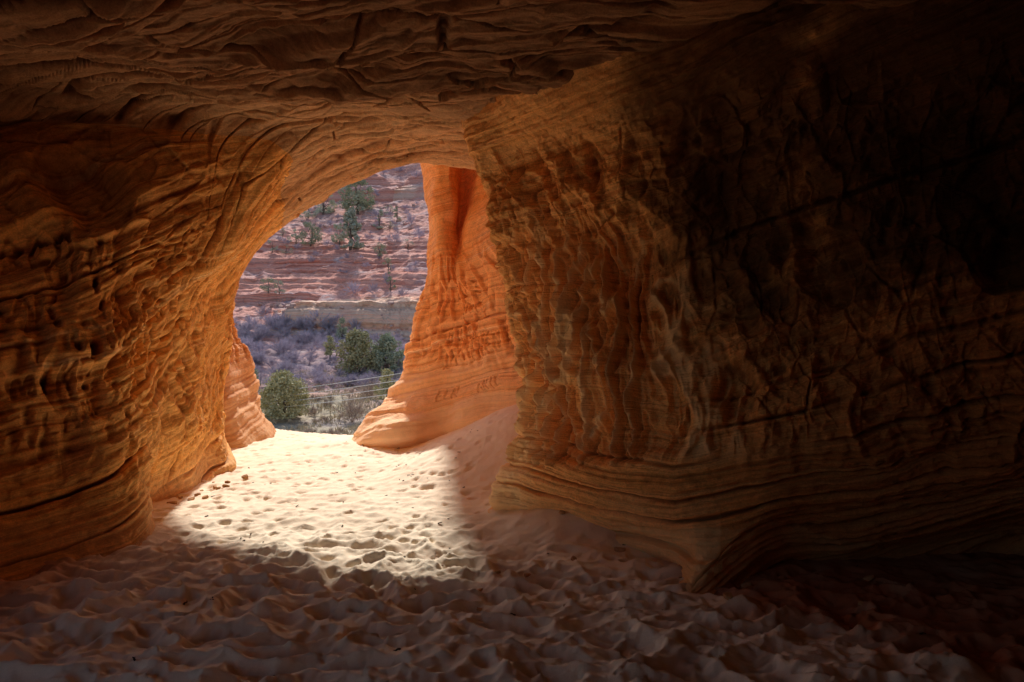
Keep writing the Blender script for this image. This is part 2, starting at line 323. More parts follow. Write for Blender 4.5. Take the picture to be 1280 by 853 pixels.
# ceiling: broken slabs, contours running across from far left to near right
u = X*.97+Y*-.24; v = X*.24+Y*.97
f = v*1.0+.55*pn(u*.22, v*.4+7)+.10*pn(u*.7, v*1.2)+.012*pn(u*4, v*9)
t1 = terrace(f*1.6+.25*pn(u*.5, v*.4+3), .07)
f2_ = pn(u*.20+4, v*.9)+.30*pn(u*.5, v*2.2)+.06*pn(u*1.6, v*5)+.012*pn(u*9, v*18)
t2 = terrace(f2_*5, .07)/5
t3 = terrace((pn(u*.35, v*1.4+9)+.2*pn(u*1.1, v*3.6)+.03*pn(u*6, v*14))*6., .1)/6.
slab = ss(-.1, .1, pn(u*.35, v*.6+21))
_, _, pid = worley(u*.36+.03*pn(u*2, v*2), v*1.1+.05*pn(u*.6, v), 74)
D += ceilw*(.03*t2+.03*t3*(.3+.7*slab)+.03*(t1-f*1.6)+.15*plates(u*.36+.03*pn(u*2, v*2), v*1.5+.05*pn(u*.6, v), 44)+.08*plates(u*.8, v*4.0+.1*pn(u*.8, v), 45)+.03*plates(u*2.2, v*9, 46)
    +.075*lut1(f+.55*pid, 2.6, 71, 3)+.035*lut1(f+.8*pid+.02*pn(u*4, v*4), 7, 72, 2.5)+.016*lut1(f+1.1*pid, 19, 73, 3)
    -.06*crev(u*.40+.06*pn(u*1.5, v*1.5), v*2.0+.16*pn(u*.7, v), 61, .035)-.05*crev(u*.9, v*4.6+.3*pn(u*.6, v*.6), 62, .06)+.012*fbm(X*3, Y*3, Z*3, 4)*2)
# thin deep cracks sweeping along the slabs
for c0, w0, dep in ((.10, .016, .10), (.24, .012, .09), (.37, .014, .10), (-.12, .014, .09), (-.32, .018, .12), (.52, .012, .07)):
    q = f2_*.5+.18*pn(u*.3, v*.3+c0*7)
    D -= ceilw*dep*bump(q, c0, w0)*ss(-.25, .2, pn(u*.45, v*.7+c0*23))
B = A+N*D[..., None]
Ds = smooth(D[..., None], 30)[..., 0]
cav_shade = np.clip(.25+(Ds-D)*20, 0, 1)  # recess shade and ridge lightening for the rock colour
dark_patch = (1-ss(60, 250, np.abs(px-110)))*0
k1 = np.exp(-(((px-120)/150)**2+((py-190)/75)**2))*np.where(Y > 0, 1, 0); dark_patch = np.clip(.18*k1*(1+pn(X*2, Y*2, Z*2)), 0, 1)  # slightly darker patch high on the left wall
dark_patch = np.clip(dark_patch+.25*ceilw*(1-ss(5.0, 6.6, Y))*ss(-.1, .35, pn(u*.35, v*1.1+2)), 0, 1)
dust_light = ss(.42, .05, Z+.08*pn(X*2, Y*2, Z))*.35*wall
shade_dim = np.clip(.75*ceilw*(1-ss(5.3, 6.8, Y))+.6*wall*ss(1.9, 3.3, Z+.3*pn(X, Y, Z))*(1-ss(6.3, 7.2, Y))+.35*wall*(1-ss(4.6, 6, Y)), 0, .85)  # painted shade over the near ceiling and the upper and near wall
at = dict(shade_dim=shade_dim, bed=bed, cav_shade=cav_shade, dark_patch=dark_patch, dust_light=dust_light)
cut = lambda a, s_: a[:, s_]
# unseen opening added in the left wall beside the viewer, for fill skylight
FILL_HOLE = (((Y-.3+.3*pn(Z*2, Y*2))/2.75)**2+((Z-1.9)/1.9)**2 < 1) & (X < -2)
w_sl, c_sl = slice(0, JC+1), slice(JC, J)
lw = grid_mesh('cave_wall', B[:, w_sl], M_left, {k: cut(v, w_sl) for k, v in at.items()}, hole=cut(FILL_HOLE, w_sl))
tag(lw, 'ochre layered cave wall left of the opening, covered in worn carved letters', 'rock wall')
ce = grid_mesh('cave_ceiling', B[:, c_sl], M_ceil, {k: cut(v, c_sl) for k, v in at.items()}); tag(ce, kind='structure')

# ------------------------------------------------------------------ right wall
R_sil = [P(622,720,5.9), P(606,657,6.0), P(628,590,6.35), P(645,515,6.5), P(641,440,6.5), P(626,360,6.5), P(611,290,6.4), P(598,225,6.35), P(585,152,6.3), P(575,60,6.3)]
off = lambda s_, dx, dy: [(p[0]+dx, p[1]+dy, p[2]) for p in s_]
rs = [
 [(9, 11.6, p[2]) for p in R_sil], [(2.6, 9.8, p[2]) for p in R_sil], off(R_sil, .75, 1.6), off(R_sil, .16, .45), R_sil,
 [P(655,715,5.7), P(655,652,5.85), P(660,600,5.95), P(668,520,6.0), P(668,440,6.0), P(660,360,6.0), P(650,290,6.0), P(638,210,6.0), P(618,132,5.9), P(610,50,5.8)],
 [P(705,715,5.4), P(705,648,5.65), P(705,600,5.55), P(708,520,5.6), P(705,440,5.6), P(700,360,5.65), P(692,290,5.7), P(678,200,5.7), P(655,108,5.5), P(650,20,5.4)],
 [P(780,740,5.0), P(782,676,5.2), P(790,620,5.05), P(790,540,5.1), P(790,460,5.15), P(790,380,5.2), P(780,300,5.3), P(765,190,5.25), P(750,68,4.9), P(750,-30,4.8)],
 [P(838,780,4.6), P(835,708,4.86), P(850,640,4.82), P(850,550,4.85), P(850,465,4.95), P(850,385,5.05), P(845,300,5.1), P(830,180,5.0), P(815,52,4.7), P(815,-40,4.6)],
 [P(856,790,4.2), P(860,742,4.33), P(905,655,4.66), P(912,560,4.7), P(912,470,4.8), P(910,385,4.95), P(905,300,5.05), P(895,165,4.8), P(890,38,4.5), P(890,-60,4.4)],
 [P(920,790,4.4), P(930,718,4.62), P(950,650,4.6), P(955,560,4.62), P(955,470,4.7), P(955,380,4.9), P(950,295,5.0), P(945,150,4.65), P(945,26,4.35), P(945,-70,4.3)],
 [P(1000,770,4.8), P(1005,697,5.05), P(1010,640,4.75), P(1020,560,4.55), P(1020,470,4.6), P(1020,380,4.72), P(1020,290,4.75), P(1020,150,4.5), P(1015,15,4.2), P(1015,-90,4.1)],
 [P(1130,770,4.9), P(1130,692,5.15), P(1130,640,4.75), P(1130,560,4.42), P(1130,470,4.38), P(1130,380,4.4), P(1130,290,4.4), P(1130,140,4.3), P(1130,-15,4.0), P(1130,-110,3.9)],
 [P(1290,770,4.8), P(1290,690,5.1), P(1290,640,4.6), P(1290,560,4.25), P(1290,470,4.1), P(1290,380,4.05), P(1290,290,4.05), P(1290,140,3.95), P(1290,-60,3.7), P(1290,-150,3.6)],
 [(4.6,3.0,-.6), (4.6,3.0,0), (4.4,2.9,.5), (4.2,2.8,1), (4.1,2.7,1.5), (4.1,2.6,2), (4.0,2.6,2.6), (3.8,2.5,3.2), (3.5,2.4,3.8), (3.4,2.4,4.4)],
 [(5,-1,-.6), (5,-1,0), (5,-1,.5), (5.,-1,1), (4.9,-1,1.5), (4.8,-1,2), (4.7,-1,2.6), (4.4,-1,3.2), (4.1,-1,3.8), (4,-1,4.4)],
 [(4.6,-5,-.6), (4.6,-5,0), (4.6,-5,.5), (4.6,-5,1), (4.5,-5,1.5), (4.4,-5,2), (4.2,-5,2.6), (4,-5,3.2), (3.6,-5,3.8), (3.6,-5,4.4)],
 [(1.5,-7.6,-.6), (1.5,-7.6,0), (1.5,-7.6,.5), (1.5,-7.6,1), (1.5,-7.5,1.5), (1.5,-7.4,2), (1.5,-7.3,2.6), (1.5,-7.2,3.2), (1.5,-7.1,3.8), (1.5,-7,4.4)],
 [(-3.2,-7.8,-.6), (-3.2,-7.8,0), (-3.2,-7.8,.5), (-3.2,-7.8,1), (-3.2,-7.5,1.5), (-3.2,-7.4,2), (-3.2,-7.3,2.6), (-3.2,-7.2,3.2), (-3.2,-7.1,3.8), (-3.2,-7,4.4)],
]
ci = [10, 14, 40, 60, 80, 80, 110, 85, 40, 70, 80, 130, 150, 60, 30, 20, 20, 20]
cj = [25, 75, 95, 95, 90, 80, 100, 110, 40]
A = loft(rs, ci, cj); A = smooth(A, 5); N = normals(A, (0, 1, 1.5)); X, Y, Z = A[..., 0], A[..., 1], A[..., 2]
s_w = np.concatenate([[0], np.cumsum(np.linalg.norm(np.diff(A[:, sum(cj[:4])], axis=0), axis=-1))])[:, None]+0*X
px, py = proj(A); vis = np.where(Y > 1.5, 1., 0.)
xb = np.maximum(X-1.15, 0)
bed = Z-.30*xb-.10*np.minimum(X, 1.2)*ss(1.2, 2.6, Z)+.05*bump(X, .4, .6)*0+.09*pn(X*.7, Y*.7, Z*.8)+.02*pn(X*2.5, Y*2.5, Z*3)
D = .13*pn(X*.6+11, Y*.6, Z*.7)+.07*pn(X*1.4, Y*1.4, Z*1.4+5)
lay = .05*lut1(bed+.02*fbm(X*4, Y*4, Z*4, 3), 4.5, 21, 2.5)+.04*lut1(bed, 12, 22, 2.2)+.02*lut1(bed, 29, 23, 1.5)+.008*lut1(bed, 62, 24)
low = 1-ss(.55, .95, bed); FL0 = ss(600, 660, px)*(1-ss(800, 960, px))*vis
lay2 = .022*lut1(bed, 7, 21, 2.5)+.030*lut1(bed, 19, 22, 2.5)+.022*lut1(bed, 41, 23, 2.)+.010*lut1(bed, 80, 24)
D += lay*.5*(1-low)+lay2*1.3*low
for b0, w0, dep in ((.12, .02, .09), (.30, .014, .07), (.44, .012, .05), (.70, .016, .07), (.02, .02, .06), (.93, .014, .08), (1.16, .02, .07), (1.7, .02, .06), (2.1, .015, .06)):
    D -= dep*(1-.8*FL0*(b0 > .75))*bump(bed+.02*pn(X*2, Y*2, Z), b0, w0)*ss(-.5, .1, pn(X*.7, Y*.7, Z*.2+b0*9))
# fluted honeycomb: long scoops parted by thin sharp ribs
flr = ss(600, 660, px)*(1-ss(800, 960, px-.25*(py-430)))*ss(255, 330, py+.0*px-(px-740)*.15)*(1-ss(560, 590, py+.03*(px-700)))*vis
uu = s_w+.07*pn(s_w*3.2, Z*2.2, X*0+1)+.02*pn(s_w*9, Z*7); zz = Z+.10*pn(s_w*2.5+9, Z*1.3, X*0)
zz = zz+.10*s_w
fw = pn(s_w*1.7+3, Z*1.1)*.9+pn(s_w*4.2, Z*2.4+5)*.30
n1 = np.abs(pn(s_w*5.6+fw*1.1, Z*1.9+fw*.7+.5*s_w, X*0+4)); n2 = np.abs(pn(s_w*9.5+fw*1.6+7, Z*3.1-fw*.5, X*0+9)); n3 = np.abs(pn(s_w*20+fw*2, Z*6.5, X*0+13))
rib = ss(0, .30, n1)*.62+ss(0, .34, n2)*.30+ss(0, .4, n3)*.12
RIB = flr*(1-ss(.02, .16, n1*(.7+n2)))
D -= flr*.31*rib*(.65+.5*pn(s_w*1.4, Z*1.2+9))
# broad knobbly relief for the rest of the wall, with deep hollows
f1, f2, idv = worley((uu+.1*pn(uu*2, zz*2))*2.6, zz*1.7+2, 12); kn = (1-flr)*ss(.6, 1.0, Z)*(1-ss(2.9, 3.5, Z))
D -= kn*.05*ss(.0, .3, f2-f1)*(idv > .45)
D += kn*.07*fbm(X*3, Y*3, Z*2.2, 4)
dk = kn*ss(.8, 1.3, Z); D += dk*(.18*plates(uu*1.5, zz*1.1+3, 51)+.09*plates(uu*3.4, zz*2.6, 52)+.045*plates(uu*8, zz*5, 53)+.02*plates(s_w*17, bed*14, 54)-.05*np.abs(fbm(X*4+3, Y*4, Z*3, 4)))
g1, g2, idg = worley(uu*6.5, zz*2.6+5, 15); right = ss(860, 1050, px)*vis
D -= right*ss(.7, 1.1, Z)*(1-ss(2.2, 2.7, Z))*.07*(1-ss(.05, .5, g1))*ss(.45, .6, idg)
# broken spine of rock running down the middle of the dark part and two smooth hollows beside it
for qx, qy, r, e, dep in ((900, 200, .38, 1.3, -.16), (1190, 190, .36, 1.1, -.22), (1010, 120, .14, 1.6, .12), (990, 260, .12, 2., .12), (1000, 340, .12, 1.5, .08), (920, 490, .17, 1.5, -.12), (1275, 330, .20, 1.6, -.2), (700, 220, .07, 3, .06), (668, 200, .06, 2.8, -.1), (735, 210, .09, 2.4, -.09),
        (640, 590, .12, .8, .0), (1160, 480, .05, 2.2, -.07), (1120, 370, .05, 2.4, -.06), (1215, 470, .045, 2.6, -.06), (1090, 520, .06, .9, -.07), (1180, 340, .05, 2.4, -.05)):
    k = np.argmin((px-qx)**2+(py-qy)**2+np.where(Y < 1, 1e9, 0)); s0, z0 = s_w.ravel()[k], Z.ravel()[k]
    wob = .12*pn(s_w*4, Z*4, X*0+qx)
    D += dep*(1-ss(.35, 1.05, np.hypot((s_w-s0)/r, (Z-z0)/(r*e))+wob*2))
txt = np.zeros_like(X, dtype=np.float32)
for (tx, ty, tt, h, dp, sl) in ((622, 297, 'FLOW', .16, .026, .22), (652, 272, 'ILDA', .22, .026, .3), (720, 245, 'NI', .22, .028, .3), (640, 330, 'NMAR', .18, .024, .2), (632, 345, 'COR', .15, .02, .2), (629, 385, 'ERI', .13, .02, .2), (690, 290, 'RT', .18, .022, .2), (636, 410, 'DS', .12, .016, .2),
        (1100, 300, 'HI', .25, .02, .2), (1130, 420, 'JV'.replace('J', 'I'), .2, .018, .2), (960, 560, 'LTE', .16, .014, .3)):
    txt = np.maximum(txt, carve(s_w, Z, A, tx, ty, tt, h, dp, sl))
D -= txt
D += .010*fbm(X*10, Y*10, Z*12, 4)-.014*np.abs(fbm(s_w*4, bed*12, X*0, 3))
B = A+N*D[..., None]
Ds = smooth(D[..., None], 30)[..., 0]; cav_shade = np.clip(.25+(Ds-D)*13*(1-.35*flr)-.12*flr, 0, 1)  # recess shade for the colour, weaker on the flutes
dark_patch = np.exp(-(((px-900)/170)**4+((py-210)/190)**4))+np.exp(-(((px-1200)/120)**4+((py-160)/130)**4))+.5*np.exp(-(((px-870)/110)**2+((py-470)/90)**2))  # mask of darker patches on the upper right wall
dark_patch += .55*ss(800, 1000, px)*ss(420, 300, py)
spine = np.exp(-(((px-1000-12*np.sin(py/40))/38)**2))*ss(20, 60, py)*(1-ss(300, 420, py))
dark_patch = np.clip((dark_patch*(1+.5*fbm(X*2.2, Y*2.2, Z*2.2, 3))-.8*spine)*vis*ss(-60, 200, px-(690+.45*(py-100)))*(1-ss(470, 600, py)), 0, .95)
dust_light = np.clip(ss(.55, .1, Z+.1*pn(X*2, Y*2, Z))*.5*(px < 900)+.9*ss(690, 625, px)*ss(480, 560, py)+ (py > 660)*.2+.85*RIB+.06*flr, 0, 1)*vis  # dust low down; ribs and flutes painted lighter as if lit
rw = grid_mesh('rock_buttress', B, M_right, dict(shade_dim=np.where(Y > 1.5, .95*ss(740, 1180, px+.4*(py-500)), .9), bed=bed, cav_shade=cav_shade, dark_patch=dark_patch, dust_light=dust_light))  # painted shade deepens towards the right
tag(rw, 'dark sandstone wall right of the opening with fluted ribs and pocket hollows', 'rock wall')

# ------------------------------------------------------------------ outer pillar beyond the mouth
def outer(name, secs, ci, cj, bedf, seed, textlist=(), flmask=None, extra=None, mat=None):
    A = loft(secs, ci, cj); A = smooth(A, 4); N = normals(A, (0, 4, 1.5)); X, Y, Z = A[..., 0], A[..., 1], A[..., 2]
    s_w = np.concatenate([[0], np.cumsum(np.linalg.norm(np.diff(A[:, A.shape[1]//3], axis=0), axis=-1))])[:, None]+0*X
    px, py = proj(A); bed = bedf(X, Y, Z)
    D = .16*pn(X*.7+seed, Y*.7, Z*.6)+.07*pn(X*1.8, Y*1.8, Z*1.6+seed)
    low = 1-ss(1.6, 3.0, Z)
    D += (.08*lut1(bed, 4, seed+1, 2.5)+.05*lut1(bed, 10, seed+2, 2.2)+.025*lut1(bed, 24, seed+3, 1.6))*(.25+.75*low)
    uu = s_w+.1*pn(s_w*2, Z*2); zz = Z+.08*s_w+.1*pn(s_w*2+4, Z*1.5)
    f1, f2, idv = worley(uu*4.6, zz*1.9, seed % 7+1)
    m = ss(1.1, 1.5, Z)*(1-ss(2.6, 3.3, Z)) if flmask is None else flmask(X, Y, Z, px, py)
    D -= m*.075*ss(0, .4, f2-f1)*(idv > .25)
    D += .02*fbm(X*3.5, Y*3.5, Z*2.5, 4)
    for (tx, ty, tt, h, dp, sl) in textlist: D -= carve(s_w, Z, A, tx, ty, tt, h, dp, sl)
    if extra is not None: D = extra(D, X, Y, Z, px, py)
    B = A+N*D[..., None]; Ds = smooth(D[..., None], 14)[..., 0]
    dust_light = np.clip(ss(1.7, .1, Z+.3*pn(X*2, Y*2, bed*5))*.75+.35*ss(-.1, .4, lut1(bed, 5, seed+9, 2.)), 0, 1)*ss(3.2, 2.2, Z)
    return grid_mesh(name, B, mat or M_outer, dict(bed=bed, cav_shade=np.clip(.25+(Ds-D)*12, 0, 1), dark_patch=0*X, dust_light=dust_light))
O1 = [P(428,640,11.0), P(442,548,11.0), P(466,514,11.35), P(500,472,11.5), P(515,420,11.6), P(529,365,11.6), P(535,300,11.6), P(533,240,11.6), P(532,185,11.6), P(530,60,11.7), P(528,-150,12.)]
op = [off(O1, 4., 3.4), off(O1, 1.6, 2.8), off(O1, .25, 1.4), O1,
 [P(500,600,10.8), P(500,541,10.15), P(508,508,10.75), P(528,466,11.1), P(541,415,11.2), P(548,360,11.25), P(551,300,11.25), P(549,240,11.25), P(548,185,11.3), P(548,60,11.4), P(548,-150,11.8)],
 [P(555,600,10.2), P(555,524,10.4), P(560,490,10.6), P(567,455,10.8), P(569,410,10.9), P(570,355,11.1), P(561,315,11.3), P(562,240,11.25), P(562,185,11.25), P(562,60,11.4), P(568,-150,11.8)],
 [P(585,600,10.0), P(585,516,10.1), P(588,487,10.4), P(588,452,10.6), P(588,405,10.75), P(584,352,10.9), P(574,300,11.7), P(578,240,12.0), P(580,185,12.0), P(584,60,12.2), P(584,-150,12.2)],
 [P(630,600,9.6), P(630,512,9.7), P(622,485,10.0), P(615,450,10.3), P(610,400,10.4), P(604,350,10.5), P(594,305,10.8), P(594,240,11.4), P(597,185,11.6), P(603,60,11.3), P(603,-150,11.6)],
 [P(700,600,9.1), P(700,520,9.2), P(695,485,9.4), P(690,450,9.6), P(680,400,9.7), P(670,350,9.8), P(660,305,9.9), P(650,240,10.2), P(650,185,10.4), P(650,60,10.6), P(650,-150,11.)],
 [(2.6,8.8,p[2]) for p in O1], [(5,9.5,p[2]) for p in O1]]
outer('rock_pillar', op, [10, 14, 50, 80, 60, 50, 70, 60, 20, 10], [20, 60, 60, 70, 70, 70, 60, 50, 30, 20],
      lambda X, Y, Z: Z-.28*(X+1.5)+.10*pn(X*.7, Y*.7, Z*.7)+.05*pn(X*2.2, Y*2.2, Z*2.2), 31,
      ((570, 372, '2013', .19, .028, .15), (573, 392, 'ROBO', .15, .024, .1), (566, 350, 'TW', .13, .02, .3), (552, 458, 'WVIHAM', .21, .03, .34), (592, 448, 'HWENI', .20, .03, .3), (545, 500, 'ELN', .13, .018, .3), (556, 428, 'DMI', .15, .022, .2), (580, 425, 'KAB', .17, .026, .15), (598, 400, 'CL', .2, .026, .2), (600, 490, 'ANIE', .13, .018, .3)))
tag(bpy.data.objects['rock_pillar'], 'tall orange sandstone pillar flaring at its foot, outside the cave mouth', 'rock pillar')
S1 = [P(348,600,11.1), P(339,549,11.2), P(323,524,11.3), P(311,488,11.4), P(295,448,11.4), P(274,400,11.4), P(246,300,11.5), P(220,150,11.6)]
sp = [off(S1, -3.5, 3), off(S1, -.8, 1.8), off(S1, -.12, .8), S1,
 [P(320,600,10.6), P(318,556,10.7), P(307,525,10.8), P(298,488,10.9), P(285,445,11.), P(275,390,11.), P(260,300,11.1), P(240,150,11.2)],
 [P(294,600,10.), P(292,562,10.1), P(284,525,10.2), P(280,488,10.3), P(270,445,10.4), P(262,390,10.5), P(250,300,10.6), P(230,150,10.8)],
 [P(240,600,9.8), P(240,562,9.9), P(236,525,10.), P(232,488,10.1), P(228,445,10.2), P(224,390,10.3), P(210,300,10.4), P(200,150,10.6)],
 [P(100,600,9.8), P(100,562,9.9), P(96,525,10.), P(92,488,10.1), P(88,445,10.2), P(84,390,10.3), P(80,300,10.4), P(70,150,10.6)]]
outer('rock_spur', sp, [8, 14, 50, 60, 60, 20, 10], [20, 70, 70, 70, 60, 40, 20],
      lambda X, Y, Z: Z-.10*(X+4)-.1*(Y-10)+.06*pn(X*.9, Y*.9, Z*.9), 47, mat=M_spur)
tag(bpy.data.objects['rock_spur'], 'low red layered rock spur outside, left of the sand at the cave mouth', 'rock spur')

# ------------------------------------------------------------------ sand floor
xs = np.concatenate([np.linspace(-9, -5.2, 40, endpoint=False), np.linspace(-5.2, 5.2, 860), np.linspace(5.3, 9, 30)])
ys = [-8., -6, -4, -2, 0, 1, 1.6]
y = 1.8
while y < 13.5: ys.append(y); y += max(.012, .0016*y*y/1.6*.62)
ys += [14, 14.6, 15.5, 17, 18.5, 20, 21.5, 23]
ys = np.array(ys); X, Y = np.meshgrid(xs, ys, indexing='ij')
def sand_base(X, Y):
    z = .62*ss(-1.7, .15, X)*ss(6.4, 8.8, Y)+.20*bump(X, .55, .55)*bump(Y, 5.75, .5)+.10*ss(-.6, .4, X)*ss(5.2, 6.2, Y)
    z += .25*ss(-3.1, -3.9, X+.35*(Y-5))*(Y < 6.3)*0
    z += .05*pn(X*.5, Y*.5)+.03*pn(X*1.2, Y*1.2)
    z -= .02*ss(2, 4.5, X)
    z -= np.maximum(Y+.35*(X+3)-11.8, 0)*.19+ss(19, 23, Y)*2.2  # unseen bench past the lip, shaped to bounce sunlight inside
    return z
Z = sand_base(X, Y)
wx = X+.07*pn(X*2.2, Y*2.2)+.022*pn(X*7, Y*7); wy = Y+.07*pn(X*2.2+40, Y*2.2)+.022*pn(X*7, Y*7+7)
# trodden sand: cusped hollows of several sizes
f1, f2, id1 = worley(wx*3.3, wy*4.3, 21); a1 = .5+.8*_rv[0, 0]
g1, g2, id2 = worley(wx*5.6+7, wy*7.2, 23)
h1, h2, id3 = worley(wx*12+3, wy*14, 25)
smoothz = ss(-.7, .1, X)*ss(5.0, 5.6, Y+.25*X)       # windblown drift against the right wall stays smooth
tr = 1-.8*smoothz
amp = (.102+.03*pn(X*.7, Y*.7))*(1-.68*ss(4.6, 6.2, Y)); tr = tr*(1-.35*ss(5.4, 7, Y))
r1 = np.abs(pn(wx*2.75+3, wy*4.6)); r2 = np.abs(pn(wx*6.2+13, wy*9.6+5)); r3 = np.abs(pn(wx*14, wy*19+5))
Z -= tr*amp*(1.15*np.minimum(r1, .5)+.50*np.minimum(r2, .5)*(.4+1.2*r1)+.14*r3)
Z += tr*(amp*.75*np.minimum(f1, .75)**2*(.6+.7*id1)+.018*np.minimum(g1, .7)**2*2*(id2 > .25)+.016*h1*h1)
k1 = (id2 > .72)*(1-smoothz); Z -= k1*.040*(1-ss(.08, .36, g1)); Z += k1*.006*bump(g1, .44, .08)
Z += smoothz*(.012*pn((X-.5*Y)*7, (Y+.5*X)*1.6)+.01*fbm(X*5, Y*5, X*0, 3))
Z += .004*fbm(X*14, Y*14, X*0, 2)+.0022*np.abs(fbm(X*40, Y*40, X*0, 2))
hollow_shade = tr*ss(.015, .08, np.minimum(r1, .5)*amp*1.15+np.minimum(r2, .5)*amp*.5)*(1-ss(5.2, 6.4, Y))  # shade of the hollows, put into the sand colour
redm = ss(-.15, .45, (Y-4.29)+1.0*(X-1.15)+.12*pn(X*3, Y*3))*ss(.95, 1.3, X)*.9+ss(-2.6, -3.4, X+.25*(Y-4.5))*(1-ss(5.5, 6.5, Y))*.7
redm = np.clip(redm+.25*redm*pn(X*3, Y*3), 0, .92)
sand = grid_mesh('sand_floor', np.stack([X, Y, Z], -1), M_sand, dict(hollow=hollow_shade, red=redm, outside=ss(15, 22, Y)), flip=False)
tag(sand, kind='structure')
SAND = (xs, ys, Z)
def sand_z(x, y):
    i = int(np.clip(np.searchsorted(xs, x), 1, len(xs)-1)); j = int(np.clip(np.searchsorted(ys, y), 1, len(ys)-1))
    return float(Z_s[i, j])
Z_s = Z

# ------------------------------------------------------------------ canyon outside
prof_y = np.array([13, 17, 24, 34, 45, 62, 75, 88, 98, 99.6, 102.6, 105, 107, 109, 111, 113, 115, 118, 121, 128, 135, 136.2, 139, 140.2, 150, 175, 220, 330])
prof_z = np.array([-2.2, -3.6, -5.6, -5.2, -4.65, -3.75, -2.2, .2, 2.4, 7.4, 8.0, 9.4, 11.8, 13.0, 15.4, 16.6, 18.7, 19.8, 21.2, 25.2, 29.5, 32.2, 33.4, 36.2, 42, 56, 78, 95])
sm_y = np.array([13, 17, 24, 34, 45, 62, 75, 88, 98, 108, 118, 128, 140, 155, 175, 220, 330])
sm_z = np.array([-2.2, -3.6, -5.6, -5.2, -4.65, -3.75, -2.2, .2, 3.6, 10.2, 17.8, 24.5, 34, 43, 55, 78, 95])
def stretch(y_, z_):
    y2 = np.where(y_ > 98, 98+(y_-98)*2., y_); return y2, np.where(y_ > 98, 1.6+(z_-1.6)*y2/y_, z_)
prof_y, prof_z = stretch(prof_y, prof_z); sm_y, sm_z = stretch(sm_y, sm_z)
unst = lambda y_: np.where(y_ > 98, 98+(y_-98)/2., y_)
def hill(X, Y):
    Yw = Y+3.2*pn(X*.035, Y*0+3)+1.2*pn(X*.12, Y*.02+8)+.5*pn(X*.5, Y*.1)
    Yw = Yw+.05*(X+22)*ss(90, 110, Y)
    zc = np.interp(Yw, prof_y, prof_z); zs = np.interp(Yw, sm_y, sm_z)
    m = ss(-.25, .15, pn(X*.04+5, Y*.04)+.35); Yo = unst(Yw)
    low = ss(-36, -30, X+.2*pn(X*.3, Y*.3)*10)           # the lowest pale cliff only right of the gully
    m = np.where(Yo < 104, m*0+low, np.maximum(m, .85*ss(104, 106, Yo)*(1-ss(121, 126, Yo))))
    z = zs*(1-m)+zc*m
    far = ss(40, 60, Y)
    z = z+far*(.9*pn(X*.09, Y*.09)+.45*pn(X*.3, Y*.3)+.22*pn(X*.9, Y*.9, z*.4)+.10*np.abs(pn(X*2.1, Y*2.1, z)))
    z = z+(1-far)*.3*pn(X*.15, Y*.15)*ss(16, 25, Y)
    return z, Yo, m
xs = np.concatenate([np.linspace(-300, -92, 60, endpoint=False), np.linspace(-92, 12, 400), np.linspace(14, 260, 70)])
ys = np.concatenate([np.linspace(13, 44, 60, endpoint=False), np.linspace(44, 215, 800, endpoint=False), np.linspace(215, 560, 70)])
X, Y = np.meshgrid(xs, ys, indexing='ij'); Z, Yw, m = hill(X, Y)
bedh = Z+.03*X+.5*pn(X*.05, Y*.05)
pale = np.clip((Yw < 103)*(Yw > 96)*1.+.75*(Yw > 135)*(Yw < 138)*(X > -30)*(X < -15), 0, 1)*ss(-.35, .1, pn(X*.15, Y*.1+2)+.3)*(X > -36)
gz = np.gradient(Z, ys, axis=1); rocky = ss(.42, .75, gz+.30*pn(X*.4, Y*.4, Z*.3))
rocky = rocky*(.35+.65*ss(102, 104, Yw)*(1-ss(122, 126, Yw))+.65*(Yw < 103)+.5*(Yw > 134)*(Yw < 141)); rocky = np.maximum(np.maximum(np.clip(rocky, 0, 1), pale*.95), .75*ss(103.5, 106, Yw)*(1-ss(120, 123, Yw))*m*ss(-.4, .1, pn(X*.12, Y*.2)))
# layered ledges in the steep bands
stp = terrace(bedh*.9, .3)/.9-bedh; Z = Z+rocky*(.35+.5*ss(-.2, .3, pn(X*.1, Y*.1+9)))*stp
Y2 = Y-rocky*(.5+.8*pale)*ss(-.4, .3, pn(X*.15, Y*.1+3)+.1)*1.4*(lut1(bedh, 1.3, 61, 2.)+.5*lut1(bedh, 3.6, 62, 2.))
flat = (1-ss(60, 70, Y+5*pn(X*.1, Y*.1)))*ss(-.35, .25, pn(X*.12+3, Y*.12)+.3)
brush = ss(62, 70, Y)*(1-ss(90, 96, Yw))*.6+.5*ss(.05, .4, pn(X*.15, Y*.15+5))*(1-rocky)*(1-pale)
tag(grid_mesh('canyon_slope', np.stack([X, Y2, Z], -1), M_hill, dict(bed=bedh, rocky=rocky, pale=pale, flat=flat, brush=np.clip(brush, 0, .8))), kind='structure')
def ground_hit(px, py):
    d = np.arange(30., 300., .2); x = (px-640)/F*d; z = EYE-(py-426.5)/F*d
    g = hill(x, d)[0]; k = np.argmax(g >= z)
    if g[k] < z[k]: k = len(d)-1
    return float(x[k]), float(d[k]), float(g[k])

